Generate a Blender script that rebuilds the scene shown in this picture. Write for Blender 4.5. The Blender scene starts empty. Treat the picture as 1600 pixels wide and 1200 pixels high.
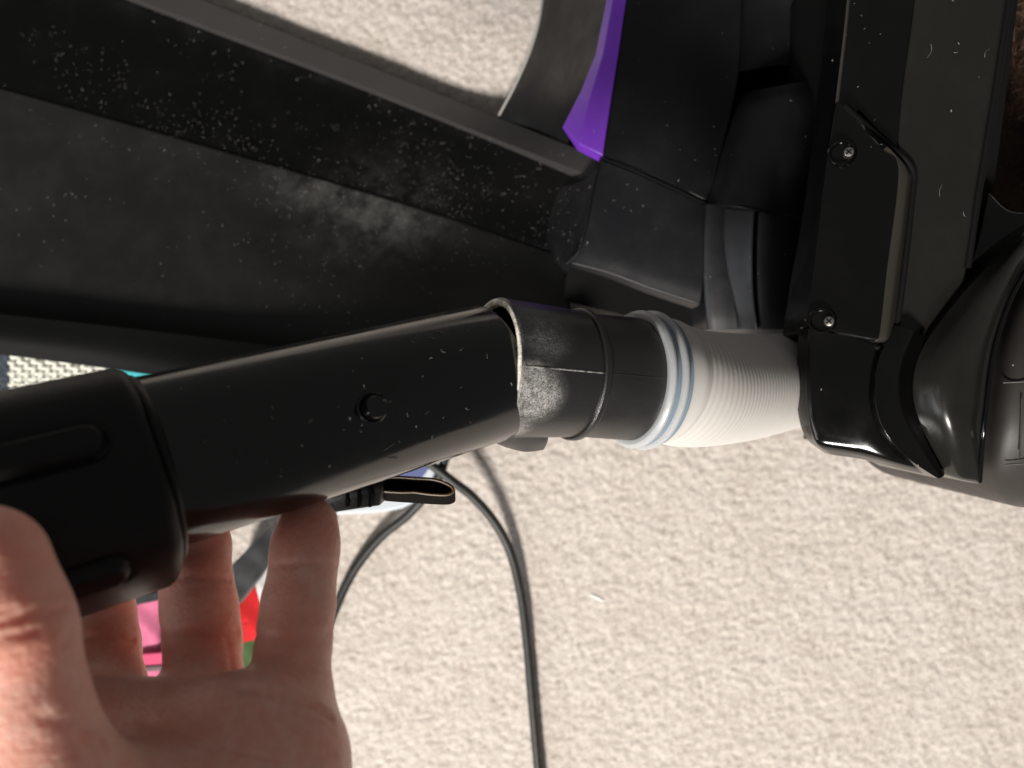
import bpy, bmesh, math, random
import numpy as np
from mathutils import Vector, Matrix

random.seed(7)
rng = np.random.default_rng(7)
SC = bpy.context.scene
COL = SC.collection

# ------------------------------------------------------------------ camera, light, exposure
CAM_H = 0.55                      # camera height above the carpet (metres)
FPX = 1260.0                      # focal length in photo pixels (1600 px wide)
cam = bpy.data.cameras.new("camera")
cam.sensor_width = 36.0
cam.lens = 36.0 * FPX / 1600.0
cam.clip_start, cam.clip_end = 0.01, 50.0
cam.dof.use_dof = True
cam.dof.focus_distance = 0.27
cam.dof.aperture_fstop = 12.0
cam_o = bpy.data.objects.new("camera", cam)
cam_o.location = (0, 0, CAM_H)
COL.objects.link(cam_o)
SC.camera = cam_o

world = bpy.data.worlds.new("World")
SC.world = world
world.use_nodes = True
bg = world.node_tree.nodes["Background"]
bg.inputs[0].default_value = (1.0, 0.965, 0.93, 1)
bg.inputs[1].default_value = 0.11

SUN_DIR = Vector((-0.36, -1.06, 1.03)).normalized()


def lamp(name, loc, target, size, power, color, size_y=None):
    l = bpy.data.lights.new(name, 'AREA')
    l.shape = 'DISK' if size_y is None else 'RECTANGLE'
    l.size = size
    if size_y is not None:
        l.size_y = size_y
    l.energy = power
    l.color = color
    o = bpy.data.objects.new(name, l)
    o.location = loc
    d = (Vector(target) - Vector(loc)).normalized()
    o.rotation_euler = d.to_track_quat('-Z', 'Y').to_euler()
    COL.objects.link(o)
    return o


lamp("sunbeam_lamp", SUN_DIR * 4.0, (0, 0, 0.2), 0.8, 240.0, (1.0, 0.95, 0.885))
lamp("window_lamp", (-1.9, -0.85, 1.15), (0, 0, 0.25), 1.3, 17.0, (0.93, 0.96, 1.0), 1.1)

SC.view_settings.view_transform = 'Standard'
SC.view_settings.look = 'None'
SC.view_settings.exposure = 0.25
SC.view_settings.gamma = 1.0
SC.render.engine = 'CYCLES'
SC.cycles.max_bounces = 8


# ------------------------------------------------------------------ helpers
def P(px, py, D):
    return Vector(((px - 800.0) / FPX * D, (600.0 - py) / FPX * D, CAM_H - D))


def link(name, me, mat, parent=None, smooth=35):
    o = bpy.data.objects.new(name, me)
    COL.objects.link(o)
    if mat is not None:
        me.materials.append(mat)
    if smooth is not None:
        me.polygons.foreach_set("use_smooth", [True] * len(me.polygons))
        me.set_sharp_from_angle(angle=math.radians(smooth))
    if parent is not None:
        o.parent = parent
        o.matrix_parent_inverse = parent.matrix_world.inverted()
    return o


def from_data(name, verts, faces, mat, parent=None, smooth=35, recalc=True):
    me = bpy.data.meshes.new(name)
    me.from_pydata([tuple(v) for v in verts], [], faces)
    if recalc:
        bm = bmesh.new()
        bm.from_mesh(me)
        bmesh.ops.recalc_face_normals(bm, faces=bm.faces)
        bm.to_mesh(me)
        bm.free()
    me.update()
    return link(name, me, mat, parent, smooth)


def bevel(o, w, seg=2, ang=40):
    m = o.modifiers.new("bevel", 'BEVEL')
    m.width = w
    m.segments = seg
    m.limit_method = 'ANGLE'
    m.angle_limit = math.radians(ang)
    m.harden_normals = False
    return o


def thing(name, label, cat, loc=(0, 0, 0), group=None):
    o = bpy.data.objects.new(name, None)
    o.location = loc
    COL.objects.link(o)
    bpy.context.view_layer.update()
    o['label'] = label
    o['category'] = cat
    if group:
        o['group'] = group
    return o


def tag(o, label, cat, group=None):
    o['label'] = label
    o['category'] = cat
    if group:
        o['group'] = group
    return o


def catmull(pts, n, closed=False):
    pts = [Vector(p) for p in pts]
    out = []
    m = len(pts)
    segs = m if closed else m - 1
    for i in range(segs):
        if closed:
            p0, p1, p2, p3 = pts[(i - 1) % m], pts[i], pts[(i + 1) % m], pts[(i + 2) % m]
        else:
            p1, p2 = pts[i], pts[i + 1]
            p0 = pts[i - 1] if i > 0 else p1 * 2 - p2
            p3 = pts[i + 2] if i + 2 < m else p2 * 2 - p1
        for k in range(n):
            t = k / n
            out.append(0.5 * ((2 * p1) + (p2 - p0) * t + (2 * p0 - 5 * p1 + 4 * p2 - p3) * t * t
                              + (3 * p1 - p0 - 3 * p2 + p3) * t ** 3))
    if not closed:
        out.append(pts[-1])
    return out


def linear(pts, n):
    pts = [Vector(p) for p in pts]
    out = []
    for i in range(len(pts) - 1):
        for k in range(n):
            out.append(pts[i].lerp(pts[i + 1], k / n))
    out.append(pts[-1])
    return out


def patch(name, rows, mat, parent, back, nr=6, nc=6, rs=True, cs=True, bev=0.0006, smooth=32, ang=40):
    """Solid with a curved front given by a control grid of (px, py, D) points; its sides run straight back to depth `back`."""
    g = [[P(*p) for p in r] for r in rows]
    g = [(catmull(r, nc) if cs else linear(r, nc)) for r in g]
    ncol = len(g[0])
    cols = []
    for j in range(ncol):
        c = [r[j] for r in g]
        cols.append(catmull(c, nr) if rs else linear(c, nr))
    nrow = len(cols[0])
    verts = []
    idx = {}
    for j in range(ncol):
        for i in range(nrow):
            idx[(i, j)] = len(verts)
            verts.append(cols[j][i])
    faces = []
    for i in range(nrow - 1):
        for j in range(ncol - 1):
            faces.append((idx[i, j], idx[i + 1, j], idx[i + 1, j + 1], idx[i, j + 1]))
    loop = [idx[i, 0] for i in range(nrow)] + [idx[nrow - 1, j] for j in range(1, ncol)] \
        + [idx[i, ncol - 1] for i in range(nrow - 2, -1, -1)] + [idx[0, j] for j in range(ncol - 2, 0, -1)]
    zb = CAM_H - back
    b0 = len(verts)
    for v in loop:
        q = verts[v].copy()
        q.z = zb
        verts.append(q)
    n = len(loop)
    for k in range(n):
        faces.append((loop[k], loop[(k + 1) % n], b0 + (k + 1) % n, b0 + k))
    faces.append(tuple(b0 + k for k in range(n)))
    o = from_data(name, verts, faces, mat, parent, smooth)
    if bev:
        bevel(o, bev, 2, ang)
    return o


def prism(name, poly, back, mat, parent, D=None, bev=0.0008, rounded=0, smooth=32):
    pts = [P(*p) if len(p) == 3 else P(p[0], p[1], D) for p in poly]
    if rounded:
        pts = catmull(pts, rounded, closed=True)
    n = len(pts)
    zb = CAM_H - back
    verts = pts + [Vector((p.x, p.y, zb)) for p in pts]
    faces = [tuple(range(n)), tuple(range(2 * n - 1, n - 1, -1))]
    for k in range(n):
        faces.append((k, (k + 1) % n, n + (k + 1) % n, n + k))
    o = from_data(name, verts, faces, mat, parent, smooth)
    if bev:
        bevel(o, bev, 2, 40)
    return o


def frames(path):
    path = [Vector(p) for p in path]
    T = []
    for i in range(len(path)):
        a = path[max(i - 1, 0)]
        b = path[min(i + 1, len(path) - 1)]
        T.append((b - a).normalized())
    ref = Vector((0, 0, 1)) if abs(T[0].z) < 0.9 else Vector((1, 0, 0))
    N = [(ref - T[0] * ref.dot(T[0])).normalized()]
    for i in range(1, len(path)):
        q = T[i - 1].rotation_difference(T[i])
        n = q @ N[-1]
        N.append((n - T[i] * n.dot(T[i])).normalized())
    return path, T, N


def tube(name, path, radii, mat, parent=None, seg=32, cap=True, smooth=40, close=False):
    path, T, N = frames(path)
    if not hasattr(radii, '__len__'):
        radii = [radii] * len(path)
    verts, faces = [], []
    for p, t, n, r in zip(path, T, N, radii):
        b = t.cross(n)
        for k in range(seg):
            a = 2 * math.pi * k / seg
            verts.append(p + (n * math.cos(a) + b * math.sin(a)) * r)
    m = len(path)
    for i in range(m - 1):
        for k in range(seg):
            k2 = (k + 1) % seg
            faces.append((i * seg + k, i * seg + k2, (i + 1) * seg + k2, (i + 1) * seg + k))
    if close:
        for k in range(seg):
            k2 = (k + 1) % seg
            faces.append(((m - 1) * seg + k, (m - 1) * seg + k2, k2, k))
    elif cap:
        faces.append(tuple(range(seg - 1, -1, -1)))
        faces.append(tuple((m - 1) * seg + k for k in range(seg)))
    return from_data(name, verts, faces, mat, parent, smooth)


def axis_frame(a):
    """n points towards the camera side (up) as far as it can, b completes it."""
    a = a.normalized()
    z = Vector((0, 0, 1))
    n = (z - a * z.dot(a)).normalized()
    return a, n, a.cross(n)


def lathe(name, o0, ax, prof, mat, parent=None, seg=96, fn=None, smooth=32, closed=False):
    """prof = [(s, r)] along the axis from o0."""
    a, n, b = axis_frame(ax)
    verts, faces = [], []
    for s, r in prof:
        for k in range(seg):
            t = 2 * math.pi * k / seg
            rr = r if fn is None else fn(s, t, r)
            verts.append(o0 + a * s + (n * math.cos(t) + b * math.sin(t)) * rr)
    m = len(prof)
    for i in range(m - 1):
        for k in range(seg):
            k2 = (k + 1) % seg
            faces.append((i * seg + k, i * seg + k2, (i + 1) * seg + k2, (i + 1) * seg + k))
    if closed:
        for k in range(seg):
            k2 = (k + 1) % seg
            faces.append(((m - 1) * seg + k, (m - 1) * seg + k2, k2, k))
    else:
        faces.append(tuple(range(seg - 1, -1, -1)))
        faces.append(tuple((m - 1) * seg + k for k in range(seg)))
    return from_data(name, verts, faces, mat, parent, smooth)


# ------------------------------------------------------------------ materials
class NT:
    def __init__(self, name):
        self.m = bpy.data.materials.new(name)
        self.m.use_nodes = True
        self.t = self.m.node_tree
        self.bsdf = self.t.nodes["Principled BSDF"]
        self.co = self.t.nodes.new("ShaderNodeTexCoord").outputs['Object']

    def n(self, kind, **kw):
        x = self.t.nodes.new(kind)
        for k, v in kw.items():
            setattr(x, k, v)
        return x

    def l(self, a, b):
        self.t.links.new(a, b)

    def noise(self, scale, detail=4, rough=0.55, vec=None):
        x = self.n("ShaderNodeTexNoise")
        x.inputs['Scale'].default_value = scale
        x.inputs['Detail'].default_value = detail
        x.inputs['Roughness'].default_value = rough
        self.l(vec if vec is not None else self.co, x.inputs['Vector'])
        return x.outputs['Fac']

    def ramp(self, fac, stops):
        x = self.n("ShaderNodeMapRange")
        (a, va), (b, vb) = stops
        x.inputs['From Min'].default_value = a
        x.inputs['From Max'].default_value = b
        x.inputs['To Min'].default_value = va
        x.inputs['To Max'].default_value = vb
        x.interpolation_type = 'SMOOTHSTEP'
        self.l(fac, x.inputs['Value'])
        return x.outputs['Result']

    def math(self, op, a, b=None):
        x = self.n("ShaderNodeMath", operation=op)
        for i, v in enumerate((a, b)):
            if v is None:
                continue
            if isinstance(v, (int, float)):
                x.inputs[i].default_value = v
            else:
                self.l(v, x.inputs[i])
        return x.outputs[0]

    def mix(self, fac, a, b):
        x = self.n("ShaderNodeMix", data_type='RGBA')
        if isinstance(fac, (int, float)):
            x.inputs[0].default_value = fac
        else:
            self.l(fac, x.inputs[0])
        for i, v in ((6, a), (7, b)):
            if isinstance(v, tuple):
                x.inputs[i].default_value = (*v, 1)
            else:
                self.l(v, x.inputs[i])
        return x.outputs[2]

    def bump(self, h, dist, strength=1.0):
        x = self.n("ShaderNodeBump")
        x.inputs['Strength'].default_value = strength
        x.inputs['Distance'].default_value = dist
        self.l(h, x.inputs['Height'])
        self.l(x.outputs[0], self.bsdf.inputs['Normal'])
        return x

    def blob(self, centre, radius):
        """1 at a place on the object, falling to 0 at radius: for a stain with a shape of its own."""
        s = self.n("ShaderNodeVectorMath", operation='DISTANCE')
        self.l(self.co, s.inputs[0])
        s.inputs[1].default_value = tuple(centre)
        return self.ramp(s.outputs['Value'], ((0.0, 1.0), (radius, 0.0)))


def plastic(name, col, rough, spec=0.5, specks=0.0, smudge=0.0, grain=0.0, patches=(), dust_col=(0.42, 0.41, 0.38), speck_scale=1100.0, wobble=0.0):
    m = NT(name)
    b = m.bsdf
    base = None
    m1 = m.noise(38, 5, 0.65)
    if smudge or patches:
        big = m.ramp(m1, ((0.42, 0.0), (0.75, smudge)))
        for (c, r, s) in patches:
            f = m.math('MULTIPLY', m.math('MULTIPLY', m.blob(c, r), s), m.ramp(m.noise(70, 6, 0.7), ((0.32, 0.0), (0.7, 1.0))))
            big = m.math('ADD', big, f)
        base = m.mix(big, col, dust_col)
    if specks or patches:
        v = m.n("ShaderNodeTexVoronoi")
        v.inputs['Scale'].default_value = speck_scale
        wv = m.n('ShaderNodeMapping')
        wv.inputs['Scale'].default_value = (1.0, 0.6, 0.8)
        wv.inputs['Rotation'].default_value = (0.0, 0.0, 0.7)
        m.l(m.co, wv.inputs['Vector'])
        m.l(wv.outputs[0], v.inputs['Vector'])
        sep = m.n("ShaderNodeSeparateColor")
        m.l(v.outputs['Color'], sep.inputs[0])
        dens = m.math('MULTIPLY', m.ramp(m.noise(22, 3), ((0.45, 0.0), (0.72, 2.2))), specks)
        for (c, r, s) in patches:
            dens = m.math('ADD', dens, m.math('MULTIPLY', m.blob(c, r * 1.5), s * 0.9))
        keep = m.math('LESS_THAN', sep.outputs[0], dens)
        rad = m.math('MULTIPLY', m.math('POWER', sep.outputs[1], 2.0), 0.38)
        dot = m.math('LESS_THAN', v.outputs['Distance'], rad)
        f = m.math('MULTIPLY', m.math('MULTIPLY', keep, dot), 0.55)
        base = m.mix(f, base if base is not None else col, dust_col)
    if base is None:
        b.inputs['Base Color'].default_value = (*col, 1)
    else:
        m.l(base, b.inputs['Base Color'])
    r = m.ramp(m1, ((0.3, max(rough - 0.05, 0.03)), (0.7, rough + 0.09)))
    m.l(r, b.inputs['Roughness'])
    b.inputs['Specular IOR Level'].default_value = spec
    if grain:
        m.bump(m.noise(2600, 2), grain, 0.5)
    elif wobble:
        m.bump(m.noise(45, 2), wobble, 0.35)
    return m.m


def plain(name, col, rough=0.6, spec=0.4, var=0.0, scale=60, bump=0.0, bscale=400, metal=0.0, sheen=0.0):
    m = NT(name)
    b = m.bsdf
    if var:
        f = m.ramp(m.noise(scale, 4), ((0.3, 0.0), (0.7, 1.0)))
        m.l(m.mix(f, tuple(c * (1 - var) for c in col), tuple(min(1, c * (1 + var)) for c in col)), b.inputs['Base Color'])
    else:
        b.inputs['Base Color'].default_value = (*col, 1)
    b.inputs['Roughness'].default_value = rough
    b.inputs['Specular IOR Level'].default_value = spec
    b.inputs['Metallic'].default_value = metal
    if sheen:
        b.inputs['Sheen Weight'].default_value = sheen
    if bump:
        m.bump(m.noise(bscale, 3), bump, 0.8)
    return m.m


M = {}
dust_a = P(600, 320, .524)
dust_b = P(470, 275, .526)
dust_c = P(880, 345, .45)
M['panel'] = plastic('panel_black', (0.0068, 0.0068, 0.0066), 0.62, 0.25, specks=0.035, smudge=0.008, patches=[(dust_a, 0.075, 0.17), (dust_b, 0.04, 0.08), (dust_c, 0.03, 0.08)], speck_scale=1250)
M['gloss_panel'] = plastic('glossy_black_dusty', (0.0018, 0.0018, 0.0018), 0.22, 0.3, specks=0.16, smudge=0.003, patches=[(dust_a, 0.07, 0.07), (dust_c, 0.03, 0.06)], speck_scale=1250)
M['rail'] = plastic('rail_charcoal', (0.029, 0.0272, 0.0255), 0.8, 0.25, specks=0.02, smudge=0.008, grain=0.0003, speck_scale=1100)
M['matte'] = plastic('matte_charcoal', (0.0045, 0.0047, 0.0053), 0.45, 0.28, specks=0.012, smudge=0.005, grain=0.0002, speck_scale=1250)
M['duct'] = plastic('duct_charcoal', (0.0066, 0.0067, 0.0082), 0.42, 0.36, specks=0.015, smudge=0.008, speck_scale=1250, patches=[(P(890, 370, .405), 0.016, 0.16)])
M['head'] = plastic('piano_black', (0.0018, 0.0018, 0.0018), 0.12, 0.42, specks=0.005, smudge=0.002, speck_scale=1100, wobble=0.0006)
M['head_painted_sheen'] = plastic('black_painted_sheen', (0.0105, 0.0105, 0.009), 0.20, 0.38, specks=0.014, smudge=0.005, speck_scale=1100)  # head plastic with the grey ceiling reflection painted into a lighter base colour
M['roller'] = plastic('roller_brown_black', (0.022, 0.019, 0.017), 0.5, 0.4, specks=0.006, smudge=0.008)
M['tube'] = plastic('wand_black', (0.0012, 0.0015, 0.0020), 0.12, 0.6, specks=0.018, smudge=0.003, speck_scale=1250, wobble=0.0004)
M['sleeve'] = plastic('sleeve_black', (0.0015, 0.0015, 0.0018), 0.33, 0.32, specks=0.003, smudge=0.002, grain=0.0003)
M['deep'] = plain('inner_black', (0.003, 0.003, 0.003), 0.7, 0.15)
M['purple'] = plastic('purple_plastic', (0.165, 0.036, 0.46), 0.38, 0.5, specks=0.008, smudge=0.008, speck_scale=1100)
M['lip'] = plain('pale_edge', (0.35, 0.34, 0.32), 0.35, 0.5)
M['steel'] = plain('screw_steel', (0.55, 0.53, 0.50), 0.3, 0.5, metal=1.0)
M['cord'] = plain('cord_rubber', (0.018, 0.018, 0.017), 0.5, 0.4, var=0.3, scale=300)


def skin_mat():
    m = NT('skin')
    b = m.bsdf
    f = m.ramp(m.noise(90, 5, 0.6), ((0.3, 0.0), (0.7, 1.0)))
    g = m.ramp(m.noise(420, 3, 0.6), ((0.35, 0.0), (0.7, 0.35)))
    c = m.mix(f, (0.93, 0.46, 0.36), (0.97, 0.58, 0.48))
    c = m.mix(g, c, (0.80, 0.31, 0.22))
    for px, py, D, r in ((480, 815, .213, .013), (310, 850, .213, .014), (20, 840, .136, .016), (60, 1000, .136, .010), (455, 1000, .197, .009), (316, 995, .205, .009), (150, 1000, .205, .010)):
        c = m.mix(m.math('MULTIPLY', m.blob(P(px, py, D), r), 0.55), c, (0.80, 0.27, 0.18))
    m.l(c, b.inputs['Base Color'])
    b.inputs['Roughness'].default_value = 0.48
    b.inputs['Specular IOR Level'].default_value = 0.35
    b.inputs['Subsurface Weight'].default_value = 0.6
    b.inputs['Subsurface Radius'].default_value = (1.0, 0.32, 0.18)
    b.inputs['Subsurface Scale'].default_value = 0.006
    v = m.n("ShaderNodeTexVoronoi")
    v.inputs['Scale'].default_value = 900
    m.l(m.co, v.inputs['Vector'])
    h = m.math('ADD', m.math('MULTIPLY', v.outputs['Distance'], 0.6), m.noise(500, 4, 0.6))
    m.bump(h, 0.00035, 0.6)
    return m.m


def hose_mat(name, col, trans, rough):
    m = NT(name)
    b = m.bsdf
    b.inputs['Base Color'].default_value = (*col, 1)
    b.inputs['Roughness'].default_value = rough
    b.inputs['Subsurface Weight'].default_value = trans
    b.inputs['Subsurface Radius'].default_value = (1, 0.95, 0.85)
    b.inputs['Subsurface Scale'].default_value = 0.011
    m.bump(m.noise(160, 3), 0.0003, 0.4)
    return m.m


M['skin'] = skin_mat()
M['hose'] = hose_mat('hose_translucent_white', (0.53, 0.51, 0.485), 0.8, 0.5)
M['ring_white'] = hose_mat('ring_frosted_white', (0.37, 0.385, 0.395), 0.6, 0.3)
M['ring_blue'] = hose_mat('ring_blue_grey', (0.20, 0.26, 0.32), 0.4, 0.25)

# ------------------------------------------------------------------ setting: the carpet
def fft_noise(h, w, scale):
    a = rng.standard_normal((h, w))
    fy = np.fft.fftfreq(h)[:, None]
    fx = np.fft.fftfreq(w)[None, :]
    k = np.exp(-(fx ** 2 + fy ** 2) * (math.pi * scale) ** 2 * 2)
    r = np.fft.ifft2(np.fft.fft2(a) * k).real
    return r / r.std()


def build_carpet():
    step = 0.0014
    w, h = 1.06, 0.86
    nx, ny = int(w / step), int(h / step)
    z = 0.9 * fft_noise(ny, nx, 0.55) + 0.6 * fft_noise(ny, nx, 1.1) + 0.35 * fft_noise(ny, nx, 4)
    z = np.tanh(z * 0.7) * 0.00055
    jx = rng.uniform(-.35, .35, (ny, nx)) * step
    jy = rng.uniform(-.35, .35, (ny, nx)) * step
    X, Y = np.meshgrid(np.linspace(-w / 2, w / 2, nx), np.linspace(-h / 2, h / 2, ny))
    v = np.stack([X + jx, Y + jy, z - 0.0012], -1).reshape(-1, 3)
    i = np.arange(nx * ny).reshape(ny, nx)
    f = np.stack([i[:-1, :-1], i[:-1, 1:], i[1:, 1:], i[1:, :-1]], -1).reshape(-1, 4)
    me = bpy.data.meshes.new("carpet")
    me.vertices.add(len(v))
    me.vertices.foreach_set("co", v.ravel())
    me.loops.add(f.size)
    me.loops.foreach_set("vertex_index", f.ravel())
    me.polygons.add(len(f))
    me.polygons.foreach_set("loop_start", np.arange(0, f.size, 4))
    me.polygons.foreach_set("loop_total", np.full(len(f), 4))
    me.update()
    me.validate()
    m = NT('carpet_pile')
    b = m.bsdf
    n1 = m.ramp(m.noise(260, 5, 0.8), ((0.33, 0.0), (0.60, 1.0)))
    n2 = m.ramp(m.noise(420, 3, 0.6), ((0.35, 0.0), (0.65, 1.0)))
    n3 = m.ramp(m.noise(16, 3, 0.5), ((0.35, 0.0), (0.68, 1.0)))
    c = m.mix(n1, (0.40, 0.345, 0.305), (0.57, 0.515, 0.47))
    c = m.mix(m.math('MULTIPLY', n2, 0.35), c, (0.63, 0.60, 0.56))
    c = m.mix(m.math('MULTIPLY', n3, 0.18), c, (0.42, 0.355, 0.30))
    n4 = m.ramp(m.noise(75, 6, 0.8), ((0.52, 0.0), (0.70, 0.55)))
    c = m.mix(n4, c, (0.30, 0.25, 0.21))
    m.l(c, b.inputs['Base Color'])
    b.inputs['Roughness'].default_value = 0.95
    b.inputs['Specular IOR Level'].default_value = 0.1
    b.inputs['Sheen Weight'].default_value = 0.15
    m.bump(m.noise(700, 3, 0.7), 0.0007, 0.5)
    o = link("carpet", me, m.m, None, None)
    o['kind'] = 'structure'
    # the same carpet carried on flat beyond the part that is modelled as pile
    verts, faces = [], []
    R = 3.0
    bm = bmesh.new()
    rect = [(-.8, -.8), (.8, -.8), (.8, .52), (-.8, .52)]
    inn = [(-w / 2 + .01, -h / 2 + .01), (w / 2 - .01, -h / 2 + .01), (w / 2 - .01, h / 2 - .01), (-w / 2 + .01, h / 2 - .01)]
    vo = [bm.verts.new((*p, -0.004)) for p in rect]
    vi = [bm.verts.new((*p, -0.004)) for p in inn]
    for k in range(4):
        bm.faces.new((vo[k], vo[(k + 1) % 4], vi[(k + 1) % 4], vi[k]))
    me2 = bpy.data.meshes.new("carpet_border")
    bm.to_mesh(me2)
    o2 = link("carpet", me2, m.m, None, None)
    o2['kind'] = 'structure'


build_carpet()

# ------------------------------------------------------------------ vacuum cleaner
vac = thing("vacuum_cleaner", "black vacuum cleaner lying on the carpet with purple trim and a screwed glossy floor head", "vacuum cleaner", P(1000, 300, .55))

# --- the long channelled frame at the left
patch("rail",
      [[(-160, -190, .5395), (320, 0, .5395), (560, 95, .5395), (775, 181, .531), (939, 246, .458)],
       [(-160, -144, .5395), (210, 0, .5395), (530, 122, .5395), (735, 203, .531), (927, 278, .459)]],
      M['rail'], vac, .5495, nr=3, nc=8, rs=False, bev=.0006)
patch("channel_wall",
      [[(-160, -146, .5395), (210, -2, .546), (530, 120, .546), (735, 201, .539), (932, 279, .470)],
       [(-160, -60, .5475), (190, 50, .5475), (520, 166, .5465), (730, 240, .536), (918, 312, .474)],
       [(-160, 100, .529), (0, 138, .528), (400, 250, .527), (650, 325, .520), (882, 398, .474)]],
      M['gloss_panel'], vac, .5495, nr=8, nc=10, bev=.0004)
patch("body_panel",
      [[(-160, 99, .5275), (0, 137, .5265), (390, 247, .5255), (650, 324, .5185), (880, 400, .472)],
       [(-160, 190, .5245), (0, 222, .5235), (350, 312, .5205), (645, 392, .5050), (890, 460, .455)],
       [(-160, 330, .5180), (0, 350, .5165), (370, 420, .5060), (640, 480, .4730), (895, 540, .420)],
       [(-160, 481, .5070), (0, 497, .5050), (380, 548, .4880), (640, 590, .4450), (900, 650, .400)]],
      M['panel'], vac, .5495, nr=8, nc=8, bev=.0012)
patch("lower_flange",
      [[(-160, 474, .492), (0, 490, .490), (380, 534, .474), (800, 600, .397)],
       [(-160, 512, .487), (0, 528, .485), (300, 567, .472), (800, 655, .393)],
       [(-160, 537, .492), (0, 554, .490), (250, 588, .477), (800, 674, .397)]],
      M['deep'], vac, .520, nr=6, nc=6, bev=.0004)

# --- what lies behind the housing
prism("core_body", [(975, -160), (960, -40), (950, 60), (930, 180), (935, 285), (890, 400), (880, 470), (1060, 512), (1262, 514), (1310, 100), (1330, -160)], .545, M['deep'], vac, D=.452, bev=0)

# --- round housing at the top, its pale edge and the purple wedge
patch("round_housing",
      [[(868, -160, .520), (915, -160, .480), (964, -160, .436)],
       [(849, 0, .522), (900, 0, .482), (952, 0, .436)],
       [(836, 62, .524), (885, 62, .486), (938, 62, .437)],
       [(812, 122, .527), (862, 126, .494), (914, 132, .442)],
       [(779, 184, .531), (834, 200, .510), (890, 216, .470)]],
      M['matte'], vac, .549, nr=8, nc=6, bev=.0005)
tube("edge_lip", catmull([P(866, -160, .521), P(848, 0, .523), P(835, 62, .525), P(811, 122, .528), P(780, 181, .532)], 12), .0011, M['lip'], vac, 10)
patch("purple_trim",
      [[(970, -160, .426), (976, -160, .420), (1000, -160, .4180)],
       [(948, 0, .426), (958, 0, .4195), (979, 0, .4175)],
       [(931, 84, .427), (942, 86, .4185), (967, 84, .4170)],
       [(908, 142, .4275), (924, 146, .4180), (957, 146, .4168)],
       [(879, 199, .429), (905, 225, .4180), (942, 243, .4168)]],
      M['purple'], vac, .430, nr=6, nc=1, rs=False, cs=False, bev=.0008, ang=12)

# --- upper duct
patch("duct_cover",
      [[(1001, -160, .4175), (1080, -160, .412), (1160, -160, .410)],
       [(980, 0, .4175), (1070, 0, .412), (1159, 0, .410)],
       [(960, 130, .4175), (1056, 132, .412), (1152, 132, .410)],
       [(942, 246, .4175), (1020, 275, .413), (1108, 316, .410)]],
      M['matte'], vac, .46, nr=8, nc=8, bev=.0007)
patch("recess_panel",
      [[(1150, -160, .432), (1230, -160, .430), (1320, -160, .428)],
       [(1150, 0, .432), (1230, 0, .430), (1309, 0, .428)],
       [(1146, 112, .432), (1225, 102, .430), (1304, 96, .428)]],
      M['duct'], vac, .46, nr=6, nc=6)
tube("recess_edge", catmull([P(1318, -160, .414), P(1306, 0, .414), P(1302, 60, .414), P(1301, 88, .416), P(1308, 100, .42)], 8), .0009, M['duct'], vac, 12)
patch("barrel",
      [[(1146, 150, .425), (1175, 142, .413), (1215, 134, .404), (1262, 126, .402), (1318, 122, .408)],
       [(1140, 175, .416), (1172, 170, .402), (1212, 165, .393), (1258, 160, .392), (1316, 158, .400)],
       [(1128, 240, .410), (1160, 240, .396), (1200, 240, .388), (1248, 240, .388), (1300, 240, .397)],
       [(1106, 318, .409), (1135, 322, .394), (1178, 328, .386), (1230, 336, .387), (1285, 345, .397)]],
      M['duct'], vac, .46, nr=8, nc=8, bev=.0005)

# --- lower duct block with its two stepped bands
patch("duct_block",
      [[(937, 247, .4185), (1000, 272, .414), (1050, 294, .412), (1104, 318, .4105)],
       [(922, 320, .4165), (985, 335, .4115), (1045, 350, .409), (1102, 366, .4075)],
       [(905, 384, .4155), (966, 398, .4110), (1033, 420, .4085), (1100, 442, .4070)],
       [(890, 412, .4170), (950, 428, .4130), (1018, 453, .4105), (1095, 478, .4090)]],
      M['duct'], vac, .427, nr=8, nc=6, bev=.0012)
tube("seam", catmull([P(941, 247, .4168), P(1000, 271, .4125), P(1060, 298, .4098), P(1105, 318, .4085), P(1150, 321, .391), P(1185, 328, .3850), P(1212, 338, .386)], 8), .0005, M['deep'], vac, 8)


def bar(name, x0, x1, xs, dd, mat, roll):
    rows = []
    for (y, off, d) in ((319, 0, 0.0), (360, -3, .10), (410, -4, .28), (455, -3, .5), (490, 0, .72), (515, 3, .95)):
        rows.append([(x0 + off, y, dd + .012 + d * roll)] + [(x0 + off + t * (x1 - x0), y, dd + d * roll + e) for t, e in xs])
    patch(name, rows, mat, vac, .50, nr=7, nc=4, bev=.0004)


bar("collar_band", 1101, 1150, ((.06, .004), (.5, .0015), (1.0, .0005)), .3985, M['duct'], .008)
bar("collar_band", 1132, 1180, ((.04, .0105), (.5, .0052), (.9, .0008), (1.0, .0)), .3880, M['duct'], .016)
bar("duct_end", 1176, 1290, ((.10, .001), (.5, .000), (1.0, .010)), .3875, M['duct'], .016)
patch("end_cheek",
      [[(868, 292, .500), (905, 284, .458), (936, 262, .4235)],
       [(846, 335, .500), (890, 335, .456), (921, 335, .4195)],
       [(838, 372, .500), (876, 378, .456), (908, 384, .4190)],
       [(850, 402, .500), (872, 408, .460), (892, 412, .424)]],
      M['duct'], vac, .54, nr=6, nc=6)
tube("cheek_edge", catmull([P(936, 256, .4170), P(922, 320, .4130), P(912, 370, .4125), P(903, 395, .4135), P(886, 412, .4185)], 8), .0006, M['matte'], vac, 8)
lathe("stud", P(920, 440, .43), Vector((0, 0, 1)), [(-.03, .0072), (.0, .0072), (.0085, .0068), (.0095, .0058)], M['duct'], vac, 32)
lathe("peg", P(912, 478, .45), Vector((0, 0, 1)), [(-.03, .0045), (.0, .0045), (.0035, .004)], M['matte'], vac, 24)

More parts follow.
